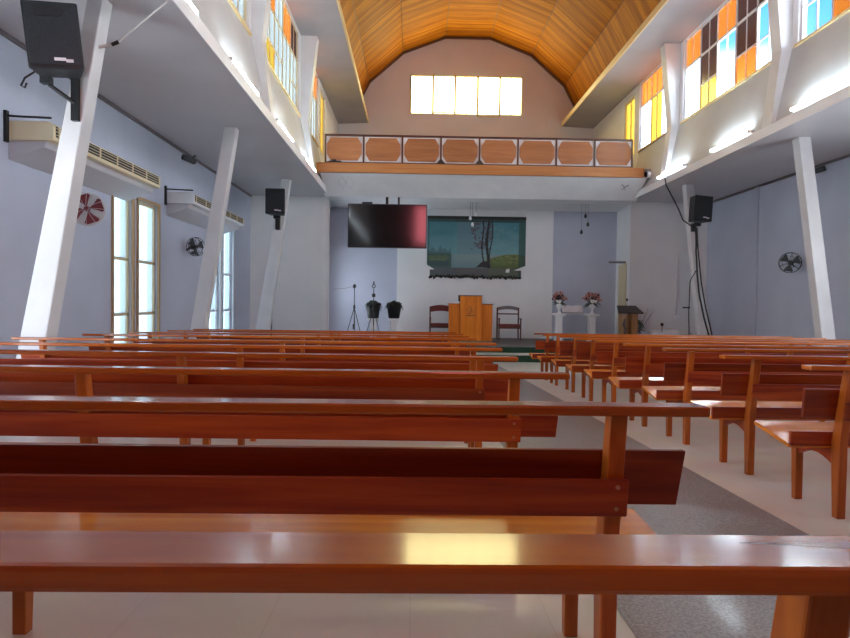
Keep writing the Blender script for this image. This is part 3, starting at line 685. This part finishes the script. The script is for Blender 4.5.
MB().box((0,-.05,mh-.10),(mw,-.02,mh)).build('pelmet', M['leaf_dark'], t)
mb = MB(); rnd = random.Random(3)
for i in range(70): mb.blob((.10+i*(mw-.26)/69,-.02,rnd.uniform(-.03,.05)),(.035,.03,rnd.uniform(.025,.06)),i,.3,6,4)
mb.build('garland', M['leaf_dark'], t)

# ------------------------------------------------------------------ pulpit
SZ = -.06
t = thing('pulpit','bright orange wooden pulpit with stepped top in the middle of the stage','pulpit',(1.735,19.6,SZ))
MB().box((-.33,-.20,0),(.33,.30,1.36)).build('centre_panel', M['pulpit'], t, bevel=.01)
MB().box((-.66,-.10,0),(-.331,.30,1.11)).build('wing_panel', M['pulpit'], t, bevel=.01)
MB().box((.331,-.10,0),(.66,.30,1.11)).build('wing_panel', M['pulpit'], t, bevel=.01)
MB().box((-.37,-.22,1.36),(.34,.32,1.39)).build('top_board', M['pulpit_dark'], t)
MB().box((-.69,-.12,1.11),(-.331,.32,1.135)).build('wing_top', M['pulpit'], t); MB().box((.331,-.12,1.11),(.69,.32,1.135)).build('wing_top', M['pulpit_dark'], t)
MB().box((-.385,-.16,1.20),(-.335,-.08,1.38)).build('microphone_clip', M['black'], t)
mb = MB()
mb.tube([(-.08,-.212,.80),(0,-.212,1.0),(.06,-.212,.86)], .009, 5).tube([(-.04,-.212,.80),(.02,-.212,.92),(.03,-.212,.98),(-.02,-.212,1.04)], .007, 5)
mb.tube([(-.13,-.212,.86),(-.10,-.212,.98),(-.03,-.212,1.05)], .005, 5).tube([(.12,-.212,.84),(.10,-.212,.96),(.16,-.212,1.02)], .004, 5)
mb.box((-.16,-.208,.755),(.14,-.2,.78))
mb.build('carved_emblem', M['pulpit_dark'], t)

# stage chairs
def stage_chair(x, y, wood_m, crest_m, label, curved):
    t = thing('armchair', label, 'chair', (x,y,SZ), (0,0,0), 'armchairs on the stage')
    w = .34
    for sx in (-w,w):
        MB().box((sx-.022,.20,0),(sx+.022,.25,1.02)).build('rear_post', wood_m, t)
        MB().box((sx-.02,-.27,0),(sx+.02,-.22,.68)).build('front_leg', wood_m, t)
        MB().box((sx-.03,-.30,.66),(sx+.03,.22,.69)).build('armrest', wood_m, t, bevel=.006)
    n = 10
    top = [(-w+2*w*i/n, 1.03+.05*math.sin(math.pi*i/n)) for i in range(n+1)]; low = [(-w+2*w*i/n, (.85 if crest_m is M['maroon'] else .93)+.04*math.sin(math.pi*i/n)) for i in range(n+1)]
    MB().prism(top+low[::-1],'y',.205,.245).build('crest_rail', crest_m, t)
    if crest_m is not M['maroon']: MB().box((-w,.21,.80),(w,.24,.84)).build('back_slat', wood_m, t)
    MB().box((-w,-.26,.42),(w,.22,.50)).build('seat_cushion', M['maroon'], t, bevel=.02)
    MB().box((-w,-.25,.36),(w,.22,.42)).build('seat_rail', wood_m, t)
stage_chair(.86,20.3,M['chairwood'],M['maroon'],'armchair with maroon crest rail and cushion, left of the pulpit and half hidden by it',True)
stage_chair(3.02,20.3,M['chairwood'],M['chairgrey'],'open backed armchair with maroon cushion, right of the pulpit',True)

# mic stands
def tripod(x, y, h, label, head):
    t = thing('microphone_stand', label, 'stand', (x,y,SZ), (0,0,0), 'black tripod stands on the stage')
    MB().tube([(0,0,.45),(0,0,h)], .012, 8).build('pole', M['blackmetal'], t)
    for a in (210,330,90):
        MB().tube([(0,0,h*.60),(math.cos(R(a))*.30,math.sin(R(a))*.30,.012)], .012, 6).build('leg', M['blackmetal'], t)
    MB().lathe([(.03,0),(.035,.05),(.02,.12)],(0,0,h*.58),10).build('collar', M['black'], t)
    if head:
        MB().ring((0,-.02,h+.06),.045,.014).build('phone_ring', M['black'], t)
        MB().box((-.05,-.03,h-.26),(.05,.03,h-.16)).box((-.02,-.02,h+.1),(.02,.02,h+.2)).build('clamp', M['black'], t, bevel=.01)
    else:
        MB().blob((0,-.01,h-.03),(.05,.05,.06),2,.1).build('microphone', M['black'], t)
        MB().tube([(0,0,h-.02),(-.25,0,h-.09),(-.62,0,h-.12)], .004, 5).build('boom', M['blackmetal'], t)
        MB().box((-.04,-.03,.35),(.0,.03,.50)).build('weight', M['black'], t)
tripod(-1.72,18.5,1.62,'left one of two black tripod stands, with thin side boom',False)
tripod(-1.19,18.9,1.55,'black tripod stand with ring head in front of the left planter',True)

# planters on pedestals
def planter(x, y, label, seed):
    p = tag(MB().box((-.10,-.10,0),(.10,.10,.56)).box((-.17,-.17,.56),(.17,.17,.64)).build('pedestal', M['white'], bevel=.01, loc=(x,y,SZ)), 'short white square pedestal under the '+label+' black planter', 'pedestal', 'white pedestals left of the pulpit')
    t = thing('potted_plant','black planter with dark drooping foliage, '+label+' one of two left of the pulpit','plant',(x,y,SZ+.64),(0,0,0),'black planters left of the pulpit')
    MB().lathe([(.15,0),(.17,.02),(.21,.30),(.22,.36),(.19,.37)],(0,0,0),20).build('pot', M['pot'], t, smooth=True)
    mb = MB(); rnd = random.Random(seed); mb.blob((0,0,.42),(.22,.20,.12),seed,.25,12,8)
    for k in range(90):
        a = rnd.uniform(0,6.28); mb.leaf((math.cos(a)*.1,math.sin(a)*.08,.42+rnd.uniform(-.03,.08)),(math.cos(a),math.sin(a),rnd.uniform(-.3,.5)),rnd.uniform(.16,.24),.05,.7)
    mb.build('foliage', M['leaf_dark'], t)
planter(-1.27,20.0,'left',1); planter(-.62,20.0,'right',2)

# flower stands + book table
def flowers(x, y, label, seed, w):
    tag(MB().box((-.13,-.13,0),(.13,.13,.06)).box((-.095,-.095,.06),(.095,.095,.76)).box((-.12,-.12,.76),(.12,.12,.80)).box((-.19,-.19,.80),(.19,.19,.86)).build('pedestal', M['white'], bevel=.008, loc=(x,y,SZ)), 'tall white pedestal column under the '+label+' flower vase', 'pedestal','tall white pedestals right of the pulpit')
    t = thing('flower_arrangement','pink and white flowers in a white urn vase, '+label+' one of two','flowers',(x,y,SZ+.86),(0,0,0),'flower arrangements on tall pedestals')
    MB().lathe([(.07,0),(.075,.02),(.03,.06),(.035,.12),(.085,.20),(.09,.26),(.07,.29),(.085,.31)],(0,0,0),20).build('vase', M['white'], t, smooth=True)
    rnd = random.Random(seed); mb = MB(); g = MB(); d = MB(); wt = MB()
    for k in range(60):
        a = rnd.uniform(0,6.28); e = rnd.uniform(.15,1.2); q = rnd.uniform(.6,1)
        p = (math.cos(a)*math.cos(e)*.30*w*q, math.sin(a)*math.cos(e)*.18*q, .40+math.sin(e)*.30*q)
        (mb if rnd.random()<.75 else d).blob(p,(.035,.035,.03),k+seed,.4,6,4)
        if d.v: d.build('dark_flower', M['darkpetal'], t); d = MB()
        g.tube([(0,0,.28),p], .004, 4)
    for k in range(40):
        a = rnd.uniform(0,6.28); g.leaf((0,0,.33),(math.cos(a),math.sin(a)*.6,rnd.uniform(-.1,.5)),rnd.uniform(.2,.36)*w,.05,.4)
    for k in range(8):
        wt.blob((rnd.uniform(-.09,.09),-.12,.38+rnd.uniform(-.03,.05)),(.04,.03,.035),k,.3,6,4)
    g.build('stems_and_leaves', M['leaf_dark'], t); mb.build('pink_flowers', M['pink'], t); wt.build('white_flowers', M['whitepetal'], t)
flowers(4.54,19.95,'left',10,.85); flowers(5.58,19.95,'right',20,1.1)
t = thing('side_table','narrow white table between the two tall pedestals','table',(5.06,20.32,SZ))
MB().box((-.60,-.10,.84),(.60,.22,.87)).build('tabletop', M['white'], t)
for sx in (-.52,.52): MB().box((sx-.03,.0,0),(sx+.03,.06,.84)).build('leg', M['white'], t)
t = thing('open_book','large open book on a small stand between the two flower vases','book',(5.06,20.30,SZ+.885),(R(-28),0,0))
MB().box((-.34,.015,0),(.34,.035,.26)).build('cover', M['coverbk'], t)
for s in (-1,1):
    MB().prism([(0,.0),(s*.10,-.03),(s*.22,-.035),(s*.33,-.01),(s*.33,.014),(0,.014)],'z',.01,.25).build('pages', M['paper'], t)

# pendants
def pendant(x, y, drops, label, m):
    t = thing('pendant_lamp', label, 'lamp', (x,y,CEIL), (0,0,0), 'pendant lamps over the stage')
    MB().box((-.16,-.06,-.07),(.16,.06,0)).build('ceiling_plate', M['black'], t)
    for dx,dz in drops:
        MB().tube([(dx,0,-.05),(dx,0,-dz)], .004, 5).build('cord', M['blackmetal'], t)
        MB().lathe([(.008,.05),(.03,.03),(.045,-.03),(.04,-.07),(.01,-.09)][::-1],(dx,0,-dz),12).build('lamp_shade', m, t, smooth=True)
pendant(1.83,19.9,[(-.12,.52),(.06,.40),(-.05,.72)],'black three drop pendant lamp in front of the mural',M['fixture'])
pendant(5.30,19.9,[(.0,.40),(.08,.66),(-.12,.90)],'black three drop pendant lamp before the bluish wall on the right',M['black'])

# lectern with microphone
t = thing('lectern','brown wooden lectern with carved post and slanted dark top at the right of the stage','lectern',(6.24,18.55,SZ))
MB().box((-.24,-.14,0),(-.06,.14,.92)).box((.06,-.14,0),(.26,.14,.92)).build('side_column', M['lectern'], t, bevel=.02)
MB().box((-.06,.0,0),(.06,.10,.92)).build('back_panel', M['lectern'], t)
MB().hexa([(-.36,-.24,.90),(.38,-.24,.90),(.30,.22,1.10),(-.26,.22,1.10)],[(-.36,-.24,.94),(.38,-.24,.94),(.30,.22,1.14),(-.26,.22,1.14)]).build('slanted_top', M['lectern_top'], t, bevel=.005)
mb = MB(); mb.tube([(-.15,-.15,.2),(-.12,-.16,.45),(-.17,-.16,.6),(-.13,-.15,.75)], [.015,.03,.035,.02], 8)
mb.build('carving', M['lectern_top'], t)
t = thing('microphone','small black gooseneck microphone standing on the lectern','microphone',(6.24,18.66,SZ+1.12))
MB().tube([(0,0,0),(0,0,.16)], .006, 6).build('gooseneck', M['blackmetal'], t); MB().blob((0,0,.19),(.035,.035,.04),1,.05).build('microphone_head', M['black'], t)
# plants beside lectern
t = thing('potted_plant','leafy potted plant with bare twigs right of the lectern','plant',(6.72,19.0,SZ))
MB().lathe([(.12,0),(.17,.25),(.18,.28)],(0,0,0),16).build('pot', M['white'], t, smooth=True)
mb = MB(); rnd = random.Random(5)
for k in range(70):
    a = rnd.uniform(0,6.28); mb.leaf((0,0,.45+rnd.uniform(-.1,.25)),(math.cos(a),math.sin(a),rnd.uniform(-.2,.8)),rnd.uniform(.12,.28),.06,.5)
mb.build('foliage', M['leaf'], t); mb = MB()
for q in ((.30,.1,1.05),(.46,.0,1.0),(.2,0,.95),(.05,0,.85)): mb.tube([(0,0,.3),(q[0]*.5,0,.68),q], [.01,.008,.004], 5)
mb.build('twigs', M['chairgrey'], t)
# pale draped cloth thing and dark bag by the right column foot
t = thing('covered_equipment','low pale cloth covered equipment on the stage edge beside the lectern','equipment',(7.35,18.7,fz(18.7)))
mb = MB(); mb.hexa([(-.5,-.2,0),(.5,-.2,0),(.5,.2,0),(-.5,.2,0)],[(-.42,-.15,.80),(.40,-.15,.86),(.40,.15,.9),(-.42,.15,.84)]).build('cloth_cover', M['white'], t, bevel=.06)
MB().blob((-.12,-.2,1.02),(.05,.04,.05),3,.1).tube([(-.12,-.2,.8),(-.12,-.2,1.0)], .01, 6).build('knob', M['black'], t)
o = thing('bag','dark bag slumped at the foot of the far right column','bag',(7.02,16.05,fz(16.05)))
MB().hexa([(-.16,-.12,0),(.18,-.12,0),(.18,.12,0),(-.16,.12,0)],[(-.14,-.06,.72),(.12,-.06,.50),(.12,.06,.50),(-.14,.06,.72)]).build('bag_body', M['black'], o, bevel=.04)
MB().tube([(-.10,0,.68),(-.02,0,.82),(.06,0,.60)], .012, 6).build('strap', M['black'], o)

# ------------------------------------------------------------------ sky
w = bpy.data.worlds.new('sky'); S.world = w; w.use_nodes = True; N = w.node_tree.nodes; L = w.node_tree.links; N.clear()
tc = N.new('ShaderNodeTexCoord'); sp = N.new('ShaderNodeSeparateXYZ'); cr = N.new('ShaderNodeValToRGB'); bg = N.new('ShaderNodeBackground'); o = N.new('ShaderNodeOutputWorld')
L.new(tc.outputs['Generated'], sp.inputs[0]); L.new(sp.outputs['Z'], cr.inputs[0]); L.new(cr.outputs[0], bg.inputs[0]); L.new(bg.outputs[0], o.inputs[0])
e = cr.color_ramp.elements
e[0].position = 0.; e[0].color = (.86,.95,1.0,1); e[1].position = .9; e[1].color = (.006,.025,.08,1)
for p,c in ((.22,(.93,.98,1.0)),(.29,(.45,.60,.75)),(.345,(.02,.075,.16)),(.45,(.003,.042,.125))):
    k = e.new(p); k.color = (*c,1)
bg.inputs[1].default_value = 3.0

# ------------------------------------------------------------------ camera
cd = bpy.data.cameras.new('camera'); cam = bpy.data.objects.new('camera', cd); COL.objects.link(cam)
cd.sensor_fit = 'HORIZONTAL'; cd.sensor_width = 36; cd.lens = 640/850*36; cd.clip_start = .05; cd.clip_end = 200
rows3 = [[0.9997610187107223,-0.013087588648388581,-0.017510582225300254],[-0.017179595681212873,0.024988502809036906,-0.9995401123614762],[0.013519133061275895,0.9996020656995128,0.024757691542997135]]
cam.matrix_world = Matrix.Translation((0,0,1.07)) @ Matrix(rows3).to_4x4()
S.camera = cam
S.view_settings.view_transform = 'Standard'; S.view_settings.look = 'None'; S.view_settings.exposure = 2.2; S.view_settings.gamma = 1
